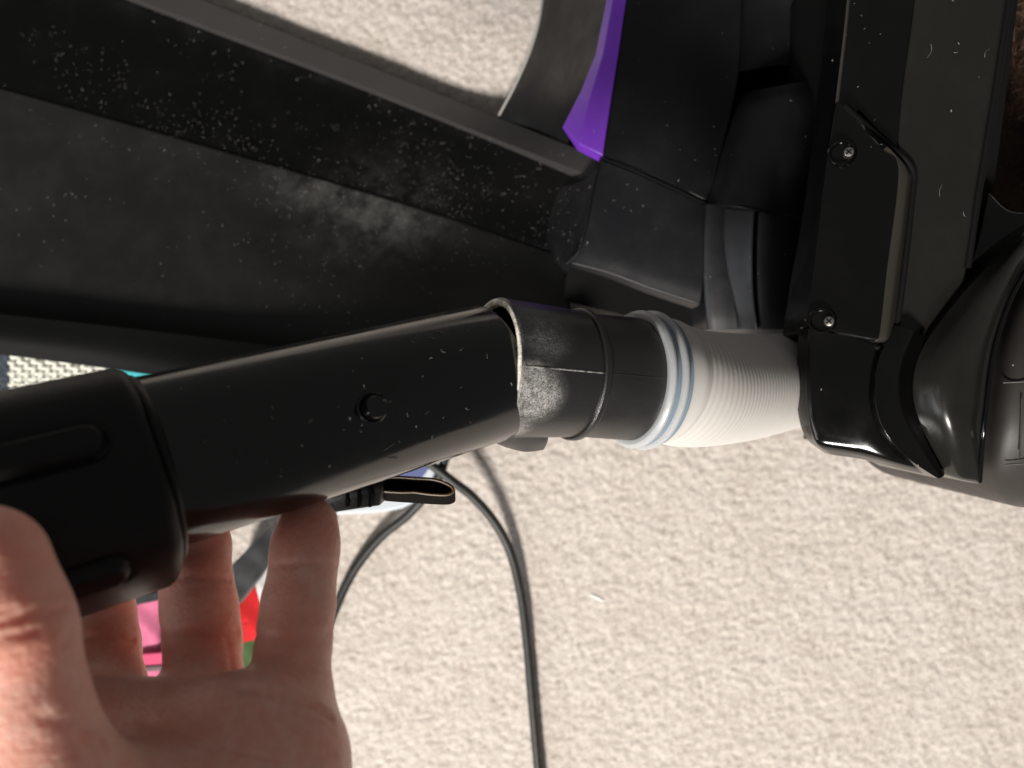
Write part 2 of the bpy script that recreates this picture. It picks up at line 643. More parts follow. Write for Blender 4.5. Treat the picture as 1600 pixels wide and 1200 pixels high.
# --- floor head
prism("head_body", [(1352, -160), (1330, 60), (1320, 170), (1286, 480), (1282, 600), (1294, 650), (1340, 690), (1475, 726), (1530, 735), (1600, 745), (1800, 745), (1800, 400), (1600, 390), (1530, 440), (1560, 240), (1592, -10), (1600, -160)], .335, M['deep'], vac, D=.327, bev=0)
prism("head_core", [(1360, -160), (1345, 640), (1482, 640), (1482, 728), (1600, 738), (1800, 738), (1800, 410), (1606, 400), (1525, 430), (1550, 240), (1580, -10), (1590, -160)], .50, M['deep'], vac, D=.334, bev=0)
patch("shell_side",
      [[(1336, -160, .316), (1390, -160, .305), (1442, -160, .2965)],
       [(1325, 0, .316), (1378, 0, .305), (1430, 0, .2965)],
       [(1308, 150, .316), (1360, 150, .305), (1410, 150, .2965)],
       [(1290, 300, .316), (1345, 300, .305), (1398, 300, .2955)],
       [(1270, 420, .315), (1330, 420, .305), (1386, 420, .2955)],
       [(1256, 520, .314), (1316, 526, .304), (1372, 530, .2955)]],
      M['head'], vac, .34, nr=5, nc=4, rs=True, cs=False, bev=.0010, ang=12)
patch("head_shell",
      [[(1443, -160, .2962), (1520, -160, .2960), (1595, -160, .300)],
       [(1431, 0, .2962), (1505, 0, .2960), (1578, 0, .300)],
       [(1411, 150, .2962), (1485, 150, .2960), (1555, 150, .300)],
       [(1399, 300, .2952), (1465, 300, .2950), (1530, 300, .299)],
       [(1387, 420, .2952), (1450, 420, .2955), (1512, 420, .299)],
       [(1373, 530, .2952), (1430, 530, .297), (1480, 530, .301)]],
      M['head_painted_sheen'], vac, .34, nr=5, nc=4, bev=.0012, ang=12)
tube("shell_gap", [P(1594, -160, .2995), P(1577, 0, .2995), P(1554, 150, .2995), P(1529, 300, .2985), P(1512, 418, .2985)], .0013, M['deep'], vac, 10)
patch("head_corner",
      [[(1260, 513, .3060), (1269, 515, .3030), (1310, 522, .3000), (1372, 532, .2955), (1450, 540, .300)],
       [(1257, 590, .3055), (1267, 592, .3025), (1310, 596, .2990), (1368, 602, .2945), (1440, 610, .300)],
       [(1259, 642, .3055), (1270, 644, .3025), (1314, 650, .2990), (1374, 660, .2950), (1446, 672, .300)],
       [(1266, 676, .3060), (1276, 678, .3030), (1324, 686, .2992), (1388, 702, .2955), (1460, 716, .300)],
       [(1277, 694, .3075), (1283, 697, .3042), (1334, 706, .3006), (1400, 722, .2970), (1466, 736, .3015)],
       [(1290, 708, .3135), (1303, 711, .3100), (1350, 718, .3066), (1410, 733, .3030), (1474, 747, .3075)]],
      M['head'], vac, .314, nr=8, nc=8, bev=.0008)
patch("blade_trim",
      [[(1398, 508, 0.2925), (1422, 514, 0.2900), (1447, 526, 0.2945)],
       [(1374, 560, 0.2910), (1402, 562, 0.2905), (1429, 580, 0.2945)],
       [(1367, 612, 0.2900), (1398, 615, 0.2905), (1427, 622, 0.2945)],
       [(1374, 655, 0.2900), (1408, 655, 0.2910), (1437, 660, 0.2950)],
       [(1392, 688, 0.2905), (1424, 688, 0.2925), (1450, 693, 0.2960)],
       [(1424, 720, 0.2925), (1447, 720, 0.2950), (1464, 720, 0.2980)],
       [(1466, 748, 0.2970), (1471, 747, 0.2980), (1476, 743, 0.3000)]],
      M['head'], vac, .345, nr=8, nc=6, bev=.0020, ang=30)
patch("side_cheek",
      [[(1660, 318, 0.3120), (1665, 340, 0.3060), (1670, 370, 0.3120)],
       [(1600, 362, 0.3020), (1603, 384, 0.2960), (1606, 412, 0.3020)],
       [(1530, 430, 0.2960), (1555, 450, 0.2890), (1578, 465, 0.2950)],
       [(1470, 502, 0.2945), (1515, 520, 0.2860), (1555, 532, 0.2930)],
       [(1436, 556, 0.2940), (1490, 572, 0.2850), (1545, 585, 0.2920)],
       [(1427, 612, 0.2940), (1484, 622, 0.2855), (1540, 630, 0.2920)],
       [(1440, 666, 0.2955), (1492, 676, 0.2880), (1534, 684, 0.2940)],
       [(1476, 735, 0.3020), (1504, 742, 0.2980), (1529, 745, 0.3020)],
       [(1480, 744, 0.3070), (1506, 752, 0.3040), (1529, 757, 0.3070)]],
      M['head_painted_sheen'], vac, .36, nr=8, nc=6, bev=.0008)
tube("cheek_rib", catmull([P(1610, 412, 0.2990), P(1580, 465, 0.2925), P(1557, 532, 0.2905), P(1547, 585, 0.2895), P(1542, 630, 0.2895), P(1536, 684, 0.2915), P(1531, 752, 0.3040)], 8), .0009, M['head'], vac, 12)
patch("side_fillet",  # glossy black side panel between shell and cheek
      [[(1545, 300, 0.3190), (1580, 330, 0.3190), (1640, 330, 0.3190)],
       [(1520, 400, 0.3150), (1555, 380, 0.3150), (1640, 345, 0.3150)],
       [(1475, 500, 0.3120), (1540, 430, 0.3120), (1610, 370, 0.3120)]],
      M['head'], vac, .36, nr=5, nc=5)
# roller at the far right
patch("roller_end",
      [[(1640, 400, 0.3230), (1660, 400, 0.3210), (1720, 400, 0.3230)],
       [(1590, 440, 0.3140), (1625, 450, 0.3060), (1720, 450, 0.3040)],
       [(1560, 520, 0.3100), (1600, 525, 0.2990), (1720, 530, 0.2960)],
       [(1544, 610, 0.3090), (1588, 612, 0.2970), (1720, 615, 0.2930)],
       [(1535, 690, 0.3110), (1580, 692, 0.3000), (1720, 695, 0.2960)],
       [(1536, 745, 0.3180), (1578, 752, 0.3100), (1720, 752, 0.3060)],
       [(1552, 778, 0.3300), (1590, 785, 0.3240), (1720, 785, 0.3210)],
       [(1575, 788, 0.3500), (1605, 793, 0.3440), (1720, 793, 0.3410)]],
      M['roller'], vac, .43, nr=8, nc=6, bev=.0008)
for a, b_ in (((1568, 598, 0.2985), (1640, 594, 0.2915)), ((1572, 726, 0.3025), (1640, 722, 0.2965)), ((1597, 622, 0.2945), (1594, 715, 0.2975))):
    tube("roller_rib", [P(*a) - Vector((0, 0, .0002)), P(*b_) - Vector((0, 0, .0002))], .0003, M['roller'], vac, 8)
# dark brown fuzzy strip added in place of the shaded carpet beyond the shell
def shade_fibres():
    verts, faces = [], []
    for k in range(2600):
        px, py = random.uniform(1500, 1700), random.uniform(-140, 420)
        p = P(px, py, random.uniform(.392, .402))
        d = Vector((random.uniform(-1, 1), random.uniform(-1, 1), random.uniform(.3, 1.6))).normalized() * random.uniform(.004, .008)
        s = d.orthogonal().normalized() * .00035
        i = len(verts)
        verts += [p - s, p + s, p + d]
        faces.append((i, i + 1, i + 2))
    return from_data("shade_fibres", verts, faces, plain('shade_fibre_brown', (0.060, 0.032, 0.018), 0.7, 0.3, var=0.7, scale=60), vac, None, False)
prism("shade_strip", [(1480, -160), (1720, -160), (1720, 450), (1480, 450)], .46, plain('shade_strip_brown', (0.035, 0.020, 0.012), 0.8, 0.2, var=0.5, scale=60), vac, D=.402, bev=0)
br = shade_fibres()
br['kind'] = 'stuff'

# cover plate and its two screws
patch("cover_plate",
      [[(1309, 158, .3105), (1350, 194, .3010), (1386, 229, .2925)],
       [(1302, 190, .3100), (1354, 222, .3010), (1402, 252, .2915)],
       [(1286, 300, .3090), (1345, 300, .2995), (1402, 300, .2905)],
       [(1272, 420, .3080), (1330, 420, .2985), (1386, 420, .2900)],
       [(1260, 500, .3075), (1318, 510, .2985), (1375, 517, .2900)],
       [(1258, 513, .3080), (1314, 524, .2995), (1368, 533, .2910)]],
      M['head'], vac, .313, nr=5, nc=3, rs=True, cs=False, bev=.0010, ang=12)
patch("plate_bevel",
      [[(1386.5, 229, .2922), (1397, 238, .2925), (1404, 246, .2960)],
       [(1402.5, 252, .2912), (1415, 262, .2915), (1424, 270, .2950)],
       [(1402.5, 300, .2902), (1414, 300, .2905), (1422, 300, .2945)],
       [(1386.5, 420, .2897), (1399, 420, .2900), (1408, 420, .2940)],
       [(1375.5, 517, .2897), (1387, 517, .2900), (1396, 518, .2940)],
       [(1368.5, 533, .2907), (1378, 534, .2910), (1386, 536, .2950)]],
      plastic('bevel_painted_sheen', (0.026, 0.023, 0.019), 0.25, 0.5, specks=0.01), vac, .328, nr=5, nc=3, bev=.0006)  # lighter grey-brown colour paints in the reflection along the bevel
tube("plate_gap", catmull([P(1322, 166, .308), P(1352, 194, .302), P(1392, 230, .2955), P(1420, 255, .2945), P(1428, 275, .2945), P(1426, 300, .2945), P(1413, 420, .2940), P(1400, 515, .2940), P(1392, 535, .2945), P(1374, 543, .2955), P(1330, 534, .302), P(1262, 519, .3135)], 8), .0012, M['deep'], vac, 10)


def screw(px, py, D, ax, off):
    a = Vector(ax).normalized()
    o0 = P(px, py, D)
    lathe("screw_well", o0, a, [(-.004, .0050), (.0003, .0050), (.0007, .0047), (.0007, .0042), (.0002, .0038), (-.0010, .0036), (-.0010, .0005)], M['head'], vac, 40)
    s = lathe("screw", o0 + Vector(off), a, [(-.003, .0022), (-.0002, .0022), (.0006, .0017), (.0009, .0009)], M['steel'], vac, 24)
    n = a.orthogonal().normalized()
    b = a.cross(n)
    for d, e in ((n, b), (b, n)):
        c = o0 + Vector(off) + a * .0009
        v = [c - d * .0013 - e * .00025, c + d * .0013 - e * .00025, c + d * .0013 + e * .00025, c - d * .0013 + e * .00025]
        v = [q - a * .0004 for q in v] + [q + a * .00015 for q in v]
        from_data("screw_slot", v, [(0, 1, 2, 3), (4, 5, 6, 7), (0, 1, 5, 4), (1, 2, 6, 5), (2, 3, 7, 6), (3, 0, 4, 7)], M['deep'], s, None)


nrm = (-.42, 0.05, .9)
screw(1315, 238, .3046, nrm, (.0022, -.0004, .0014))
screw(1284, 501, .3022, nrm, (.0022, -.0004, .0014))

# ------------------------------------------------------------------ hose
hose = thing("suction_hose", "short translucent white ribbed hose ending in a black cuff and dusty worn collar", "hose", P(900, 586, .27))
C0 = P(768, 574, .2525)
CE = P(985, 592, .2745)
ha = (CE - C0).normalized()
HL = (CE - C0).length
sr = HL * .575          # where the stop ring sits


def collar_mat():
    m = NT('collar_black_scuffed')
    b = m.bsdf
    bl1 = m.blob(P(838, 622, .236), .0125)
    bl2 = m.blob(P(848, 512, .240), .013)
    bl3 = m.blob(P(800, 665, .245), .0075)
    bl4 = m.blob(P(830, 590, .234), .007)
    mask = m.math('ADD', m.math('ADD', m.math('MULTIPLY', bl1, 1.5), m.math('MULTIPLY', bl2, 0.8)), m.math('ADD', m.math('MULTIPLY', bl3, 1.5), m.math('MULTIPLY', bl4, 1.2)))
    n = m.ramp(m.noise(420, 6, 0.8), ((0.22, 0.0), (0.66, 1.0)))
    n2 = m.ramp(m.noise(2600, 3, 0.7), ((0.36, 0.0), (0.64, 1.0)))
    f = m.math('MULTIPLY', m.math('MULTIPLY', m.math('MINIMUM', mask, 1.0), n), m.math('ADD', m.math('MULTIPLY', n2, 0.8), 0.15))
    m.l(m.mix(f, (0.010, 0.010, 0.010), (0.50, 0.49, 0.47)), b.inputs['Base Color'])
    b.inputs['Specular IOR Level'].default_value = 0.9
    m.l(m.ramp(f, ((0.0, 0.33), (0.5, 0.85))), b.inputs['Roughness'])
    m.bump(m.noise(1200, 3), 0.0002, 0.5)
    return m.m


M['collar'] = collar_mat()
M['cuff'] = plastic('cuff_black', (0.007, 0.0068, 0.0065), 0.36, 0.95, specks=0.004, grain=0.0002)
M['seam_dusty'] = plain('seam_dusty', (0.16, 0.16, 0.15), 0.7, 0.3, var=.8, scale=500)
lathe("collar", C0, ha, [(sr + .001, .0190), (.004, .0196), (.0006, .0199), (.0, .0203), (.0, .0216), (.0006, .0220), (.006, .0218), (sr, .0207), (sr + .001, .0200)], M['collar'], hose, 128, closed=True)
lathe("rim", C0, ha, [(.0012, .0192), (-.0002, .0196), (-.0008, .0206), (-.0004, .0215), (.0008, .0216)], plain('rim_dusty_cream', (0.72, 0.68, 0.60), 0.7, 0.3, var=0.35, scale=300, bump=.0004, bscale=900), hose, 128, closed=True)
lathe("stop_ring", C0, ha, [(sr - .0012, .0200), (sr - .0012, .0213), (sr - .0007, .0218), (sr + .0007, .0218), (sr + .0014, .0213), (sr + .0016, .0200)], M['cuff'], hose, 128, closed=True)
lathe("cuff", C0, ha, [(sr + .0014, .0200), (sr + .0016, .0204), (HL, .0209), (HL + .012, .0209), (HL + .012, .018)], M['cuff'], hose, 128)
n_ = axis_frame(ha)


def on_cyl(s, t, r):
    a, n, b = n_
    return C0 + a * s + (n * math.cos(t) + b * math.sin(t)) * r


t0 = math.radians(-2)
tube("mould_seam", [on_cyl(.0012, t0, .0219), on_cyl(.006, t0, .0218), on_cyl(sr - .001, t0, .0207)], .00028, M['seam_dusty'], hose, 8)
tube("mould_seam", [on_cyl(sr + .002, t0, .0204), on_cyl(HL - .001, t0, .0208)], .00022, M['cuff'], hose, 8)
for s0, s1, r in ((0, .0027, .0236), (.0045, .0073, .0240)):
    lathe("end_ring", C0, ha, [(HL + s0, .0200), (HL + s0, r - .0012), (HL + s0 + .0008, r - .0002), (HL + (s0 + s1) / 2, r), (HL + s1 - .0006, r - .0002), (HL + s1, r - .0010), (HL + s1, .0200)], M['ring_white'], hose, 128, closed=True)
for s0, s1 in ((.0025, .0047), (.0071, .0092)):
    lathe("groove_band", C0, ha, [(HL + s0, .0200), (HL + s0, .0226), (HL + s1, .0226), (HL + s1, .0200)], M['ring_blue'], hose, 128, closed=True)
hp = catmull([C0 + ha * (HL + .0085), C0 + ha * (HL + .0125), P(1085, 607, .292), P(1170, 604, .325), P(1245, 592, .372), P(1305, 580, .42), P(1340, 570, .46)], 90)
acc, rad, prev = 0.0, [], hp[0]
for i, p in enumerate(hp):
    acc += (p - prev).length
    prev = p
    base = .0212 if acc > .006 else .0226 - .0014 * acc / .006
    rad.append(base + .000065 * math.sin(2 * math.pi * acc / .0024))
tube("ribbed_tube", hp, rad, M['hose'], hose, 96, smooth=60)
# latch hidden under the collar
patch("latch", [[(768, 672, .262), (812, 676, .256), (858, 672, .262)], [(772, 690, .266), (815, 694, .262), (856, 690, .266)], [(790, 699, .272), (820, 706, .268), (850, 703, .272)]], M['cuff'], hose, .285, nr=6, nc=6)

# ------------------------------------------------------------------ wand
Rp = P(764, 583, .2535)
Lp = P(255, 720, .200)
wd = (Rp - Lp).normalized()
WL = (Rp - Lp).length
wand = thing("vacuum_wand", "glossy black vacuum wand tube with a round button, held in a hand", "wand", Lp)
rt = .0217
lathe("tube", Lp, wd, [(-.02, rt - .001), (-.019, rt), (WL - .0012, rt), (WL - .0003, rt - .0003), (WL, rt - .001), (WL, rt - .0022), (WL - .02, rt - .0024)], M['tube'], wand, 160)
wa, wn, wb = axis_frame(wd)
# button
best = None
for s in np.linspace(0, WL, 300):
    for t in np.linspace(-.6, .6, 61):
        q = Lp + wa * s + (wn * math.cos(t) + wb * math.sin(t)) * rt
        D = CAM_H - q.z
        e = (800 + q.x / D * FPX - 582) ** 2 + (600 - q.y / D * FPX - 637) ** 2
        if best is None or e < best[0]:
            best = (e, q.copy(), t)
bq, bt = best[1], best[2]
bn = (wn * math.cos(bt) + wb * math.sin(bt)).normalized()
lathe("button_ring", bq, bn, [(-.001, .0042), (.0002, .0042), (.0005, .0038), (.0003, .0033), (-.001, .0033)], M['tube'], wand, 48)
lathe("button", bq, bn, [(-.002, .0032), (.0030, .0031), (.0037, .0027), (.0040, .0019), (.0039, .0006)], M['tube'], wand, 48)


def squarish(t, r, n=3.0):
    c, s = abs(math.cos(t + .35)), abs(math.sin(t + .35))
    return r / ((c ** n + s ** n) ** (1 / n))


def sleeve_fn(s, t, r):
    rr = squarish(t, r, 2.7) * .985
    # two long rounded moulded grips running along the sleeve
    for tc, w_, s1 in ((GT1, .0034, -.014), (GT2, .0034, -.016)):
        ds = max(0.0, s - s1 + w_)
        dt = (t - tc + math.pi) % (2 * math.pi) - math.pi
        d = math.hypot(ds, dt * r) - w_
        k = min(1, max(0, (d + .0011) / .0022))
        k = k * k * (3 - 2 * k)
        if s < -.012:
            rr += .0019 * (1 - k)
            if 0 < d < .0022:
                rr -= .0007 * (1 - abs(d - .0011) / .0011)
    return rr


# angle sign: find which way +t turns in the picture
up = 1 if (wb.y > 0) else -1
GT1, GT2 = up * .42, -up * .72
sl_prof = [(-.004, .0212), (-.0038, .0235), (-.0040, .0250), (-.0048, .0258), (-.0062, .0264)]
s = -.0075
while s > -.17:
    sl_prof.append((s, .0264))
    s -= .0007 if s > -.10 else .004
sl_prof.append((-.17, .02))
SOFF = (Vector((0, -1, 0)) - wd * wd.dot(Vector((0, -1, 0)))).normalized() * .0030
lathe("sleeve", Lp + SOFF, wd, sl_prof, M['sleeve'], wand, 320, fn=sleeve_fn, smooth=50)
tube("sleeve_lip", [Lp + SOFF * .5 + wd * (-.0030) + (wn * math.cos(a) + wb * math.sin(a)) * (rt + .0009) for a in np.linspace(0, 2 * math.pi, 96, endpoint=False)], .0014, M['sleeve'], wand, 12, close=True)

# hook loop that hangs below the wand
def hook():
    pts = []
    c = [(592, 746), (640, 744), (680, 748), (702, 756), (711, 764), (708, 771), (692, 774), (640, 771), (600, 768), (589, 764), (588, 754)]
    outer = catmull([P(x, y, .262) for x, y in c], 6, closed=True)
    cen = sum(outer, Vector()) / len(outer)
    verts, faces = [], []
    n = len(outer)
    for p in outer:
        d = (cen - p)
        d.z = 0
        inn = p + d.normalized() * .0012
        for q, z in ((p, 0), (inn, 0), (inn, -.010), (p, -.010)):
            verts.append(q + Vector((-.0006 if z else 0, -.0046 if z else 0, z)))
    for k in range(n):
        k2 = (k + 1) % n
        for j in range(4):
            j2 = (j + 1) % 4
            faces.append((k * 4 + j, k2 * 4 + j, k2 * 4 + j2, k * 4 + j2))
    o = from_data("hook_loop", verts, faces, plain('loop_dark', (0.003, 0.0026, 0.002), 0.7, 0.05), wand)
    bevel(o, .0004)
    from_data("loop_floor", [p + (cen - p) * .05 + Vector((0, -.0026, -.006)) for p in outer], [tuple(range(n))], M['deep'], o, None)
    rim = tube("loop_rim", [p + (cen - p).normalized() * .0006 + Vector((0, 0, .0002)) for p in outer], .00050, plain('loop_rim_amber', (0.11, 0.055, 0.012), 0.4, 0.5), o, 8, close=True)


hook()
patch("hook_base", [[(470, 770, .258), (540, 750, .256), (600, 742, .258)], [(470, 790, .258), (540, 775, .256), (598, 765, .258)], [(475, 808, .262), (540, 798, .260), (594, 790, .262)]], M['sleeve'], wand, .275, nr=4, nc=4)
for k in range(3):
    x = 540 + k * 18
    prism("hook_tooth", [(x, 762 - k * 3), (x + 5, 761 - k * 3), (x + 4, 793), (x - 1, 793)], .262, M['deep'], wand, D=.2555, bev=.0003)

# ------------------------------------------------------------------ hand
def surface_nets(f, org, h):
    """Naive surface nets on a float grid f (negative inside)."""
    nx, ny, nz = f.shape
    s = f < 0
    c = np.stack([s[i:nx - 1 + i, j:ny - 1 + j, k:nz - 1 + k] for i in (0, 1) for j in (0, 1) for k in (0, 1)], 0)
    cnt = c.sum(0)
    act = (cnt > 0) & (cnt < 8)
    ids = -np.ones(act.shape, np.int64)
    A = np.argwhere(act)
    ids[act] = np.arange(len(A))
    acc = np.zeros((len(A), 3))
    num = np.zeros(len(A))
    corners = [(i, j, k) for i in (0, 1) for j in (0, 1) for k in (0, 1)]
    for a in corners:
        for ax in range(3):
            if a[ax]:
                continue
            b = list(a)
            b[ax] = 1
            va = f[A[:, 0] + a[0], A[:, 1] + a[1], A[:, 2] + a[2]]
            vb = f[A[:, 0] + b[0], A[:, 1] + b[1], A[:, 2] + b[2]]
            m = (va < 0) != (vb < 0)
            t = np.where(m, va / np.where(va == vb, 1, va - vb), 0)
            p = np.tile(np.array(a, float), (len(A), 1))
            p[:, ax] += t
            acc[m] += p[m]
            num += m
    V = (A + acc / num[:, None]) * h + org
    F = []
    for ax in range(3):
        o1, o2 = [(1, 2), (2, 0), (0, 1)][ax]
        sl0 = [slice(None)] * 3
        sl1 = [slice(None)] * 3
        sl0[ax] = slice(0, -1)
        sl1[ax] = slice(1, None)
        ch = s[tuple(sl0)] != s[tuple(sl1)]
        E = np.argwhere(ch)
        ok = (E[:, o1] > 0) & (E[:, o2] > 0) & (E[:, o1] < f.shape[o1] - 1) & (E[:, o2] < f.shape[o2] - 1)
        E = E[ok]
        q = []
        for d1, d2 in ((0, 0), (-1, 0), (-1, -1), (0, -1)):
            G = E.copy()
            G[:, o1] += d1
            G[:, o2] += d2
            q.append(ids[G[:, 0], G[:, 1], G[:, 2]])
        q = np.stack(q, 1)
        inside = s[E[:, 0], E[:, 1], E[:, 2]]
        q[inside] = q[inside][:, ::-1]
        F.append(q)
    return V, np.concatenate(F)


def build_hand():
    h = 0.00105
    pts = {}

    def v(*p):
        return np.array(P(*p))

    # joint chains: (point, radius)
    FING = {
        'index': [((30, 1165, .196), .0115), ((15, 1020, .212), .0100), ((40, 925, .228), .0092), ((80, 850, .240), .0080)],
        'middle': [((165, 1172, .197), .0115), ((153, 1010, .214), .0100), ((142, 915, .226), .0094), ((150, 830, .238), .0082)],
        'ring': [((319, 1172, .198), .0112), ((317, 1000, .2135), .0094), ((306, 900, .221), .0090), ((312, 815, .236), .0078)],
        'pinky': [((449, 1180, .192), .0106), ((459, 1000, .2045), .0091), ((474, 885, .2135), .0084), ((481, 822, .2215), .0083)],
    }
    PALM = [
        [((90, 1390, .158), .0150), ((35, 1180, .190), .0120)],
        [((150, 1390, .158), .0150), ((165, 1187, .192), .0120)],
        [((250, 1390, .160), .0150), ((315, 1188, .192), .0118)],
        [((350, 1390, .163), .0150), ((440, 1196, .189), .0110)],
        [((165, 1187, .192), .0115), ((315, 1188, .192), .0115)],
        [((315, 1188, .192), .0115), ((440, 1198, .189), .0108)],
        [((35, 1180, .190), .0115), ((165, 1187, .192), .0115)],
        [((40, 1130, .187), .0085), ((400, 1130, .1845), .0085)],
        [((400, 1130, .1845), .0085), ((462, 1168, .184), .0088)],
        [((430, 1250, .175), .0125), ((380, 1400, .163), .0150)],
        [((400, 1300, .172), .014), ((250, 1300, .168), .015)],
    ]
    THUMB = [((60, 1400, .150), .0165), ((-10, 1190, .1440), .0105), ((-45, 985, .1430), .0092), ((-62, 880, .1430), .0086)]
    THUMB2 = [((120, 1400, .152), .0150), ((66, 1200, .1445), .0088), ((46, 1100, .1430), .0080), ((28, 985, .1430), .0076), ((-4, 882, .1435), .0076)]
    THEN = [((100, 1310, .148), .0165), ((60, 1200, .1440), .0088)]
    ARM = [((230, 1420, .158), .0225), ((190, 1700, .150), .0270), ]
    lo = v(-330, 1780, .15)
    allp = [v(*p) for ch in list(FING.values()) + PALM + [THUMB, THUMB2, ARM] for p, r in ch]
    mn = np.min(allp, 0) - .032
    mx = np.max(allp, 0) + .032
    mn = np.maximum(mn, np.array([-.175, -.205, .2]))
    n = np.ceil((mx - mn) / h).astype(int) + 1
    gx, gy, gz = [(mn[i] + h * np.arange(n[i])).astype(np.float32) for i in range(3)]
    big = np.full(n, 1.0, np.float32)

    def cone(a, ra, b, rb):
        a = a.astype(np.float32)
        b = b.astype(np.float32)
        ba = b - a
        l2 = float(ba @ ba)
        rr = ra - rb
        a2 = l2 - rr * rr
        il2 = 1.0 / l2
        pad = max(ra, rb) + .014
        sl, sub = [], []
        for i, g in enumerate((gx, gy, gz)):
            i0 = int(np.searchsorted(g, min(a[i], b[i]) - pad))
            i1 = int(np.searchsorted(g, max(a[i], b[i]) + pad))
            sl.append(slice(i0, i1))
            sub.append(g[i0:i1])
        X = sub[0][:, None, None] - a[0]
        Y = sub[1][None, :, None] - a[1]
        Z = sub[2][None, None, :] - a[2]
        y = X * ba[0] + Y * ba[1] + Z * ba[2]
        z = y - l2
        x2 = (X * l2 - ba[0] * y) ** 2 + (Y * l2 - ba[1] * y) ** 2 + (Z * l2 - ba[2] * y) ** 2
        y2 = y * y * l2
        z2 = z * z * l2
        k = np.sign(rr) * rr * rr * x2
        d1 = np.sqrt(x2 + z2) * il2 - rb
        d2 = np.sqrt(x2 + y2) * il2 - ra
        d3 = (np.sqrt(x2 * a2 * il2) + y * rr) * il2 - ra
        d = np.where(np.sign(z) * a2 * z2 > k, d1, np.where(np.sign(y) * a2 * y2 < k, d2, d3))
        return tuple(sl), d.astype(np.float32)

    def smin(a, b, k):
        hh = np.maximum(k - np.abs(a - b), 0) / k
        return np.minimum(a, b) - hh * hh * k * 0.25

    def chain(field, ch, k):
        for (p0, r0), (p1, r1) in zip(ch[:-1], ch[1:]):
            sl, d = cone(v(*p0), r0, v(*p1), r1)
            field[sl] = smin(field[sl], d, k)

    palm = big.copy()
    for ch in PALM + [THEN, ARM]:
        chain(palm, ch, .012)
    fing = big.copy()
    for nm in FING:
        f = big.copy()
        ch = FING[nm]
        # pads: a little fuller between the joints than at them
        full = []
        for i, (p, r) in enumerate(ch):
            full.append((p, r))
            if i + 1 < len(ch):
                q, r2 = ch[i + 1]
                mid = tuple((np.array(p) + np.array(q)) / 2)
                full.append((mid, (r + r2) / 2 * (1.035 if i else 1.0)))
        chain(f, full, .003)
        fing = np.minimum(fing, f)
    th = big.copy()
    chain(th, THUMB, .006)
    t2 = big.copy()
    chain(t2, THUMB2, .006)
    th = smin(th, t2, .012)
    f = smin(palm, fing, .006)
    f = smin(f, th, .007)
    V, F = surface_nets(f, mn, h)
    me = bpy.data.meshes.new("hand")
    me.from_pydata(V.tolist(), [], F.tolist())
    bm = bmesh.new()
    bm.from_mesh(me)
    for _ in range(4):
        bmesh.ops.smooth_vert(bm, verts=bm.verts, factor=0.5, use_axis_x=True, use_axis_y=True, use_axis_z=True)
    if bm.calc_volume(signed=True) < 0:
        bmesh.ops.reverse_faces(bm, faces=bm.faces)
    bm.normal_update()
    print('hand volume', bm.calc_volume(signed=True))
    # skin creases: (polyline in px on the camera side, width, depth)
    co = np.array([x.co[:] for x in bm.verts])
    nr = np.array([x.normal[:] for x in bm.verts])
    D = CAM_H - co[:, 2]
    px = 800 + co[:, 0] / D * FPX
    py = 600 - co[:, 1] / D * FPX
    disp = np.zeros(len(co))
    CR = [
        ([(425, 884), (470, 879), (530, 884)], 5, .0006), ([(400, 992), (455, 997), (515, 990)], 6, .0007), ([(398, 1003), (455, 1008), (515, 1002)], 4, .0004),
        ([(380, 1074), (440, 1086), (490, 1102), (520, 1120)], 6, .0010),
        ([(255, 905), (305, 900), (360, 905)], 5, .0005), ([(255, 985), (315, 980), (372, 986)], 6, .0007), ([(255, 994), (315, 990), (372, 995)], 4, .0004),
        ([(100, 1000), (155, 994), (215, 1000)], 6, .0007),
        ([(-80, 985), (0, 972), (60, 958), (100, 950)], 7, .0008), ([(-80, 1006), (0, 996), (60, 984)], 6, .0006), ([(-60, 962), (20, 950)], 5, .0004),
        ([(128, 1150), (160, 1158), (190, 1176), (215, 1215)], 7, .0014), ([(60, 1120), (110, 1130)], 6, .0004),
        ([(230, 1130), (330, 1160), (440, 1190), (520, 1180)], 7, .0005),
        ([(355, 1000), (362, 1040), (370, 1080)], 4, .0004),
    ]
    for poly, w, dep in CR:
        dmin = np.full(len(co), 1e9)
        for (x0, y0), (x1, y1) in zip(poly[:-1], poly[1:]):
            dx, dy = x1 - x0, y1 - y0
            t = np.clip(((px - x0) * dx + (py - y0) * dy) / (dx * dx + dy * dy), 0, 1)
            dmin = np.minimum(dmin, np.hypot(px - x0 - t * dx, py - y0 - t * dy))
        disp -= dep * np.exp(-(dmin / w) ** 2) * (nr[:, 2] > 0)
    for x, d in zip(bm.verts, disp):
        x.co += x.normal * d
    bm.to_mesh(me)
    bm.free()
    o = link("person", me, M['skin'], None, None)
    me.polygons.foreach_set("use_smooth", [True] * len(me.polygons))
    tag(o, "bare hand with thumb and bent fingers gripping the black wand from below", "person")
    sub = o.modifiers.new("subdivision", 'SUBSURF')
    sub.levels = sub.render_levels = 1


build_hand()

# ------------------------------------------------------------------ things on the carpet
cp = catmull([P(455, 1196, .5455), P(485, 1050, .5455), (P(512, 980, .5455)), P(548, 900, .545), P(592, 842, .542), P(645, 797, .538), P(690, 735, .530), P(690, 660, .525), P(640, 620, .522),
              P(610, 655, .522), P(650, 705, .5235), P(702, 748, .526), P(738, 776, .531), P(772, 815, .537), P(797, 862, .542), P(814, 930, .5445), P(824, 1010, .5455), P(831, 1090, .5455), P(841, 1200, .5455), P(856, 1340, .5455)], 12)
c_o = tube("power_cord", cp, .0031, M['cord'], None, 20, smooth=60)
tag(c_o, "thin black power cord curving in a loop across the beige carpet", "cord")


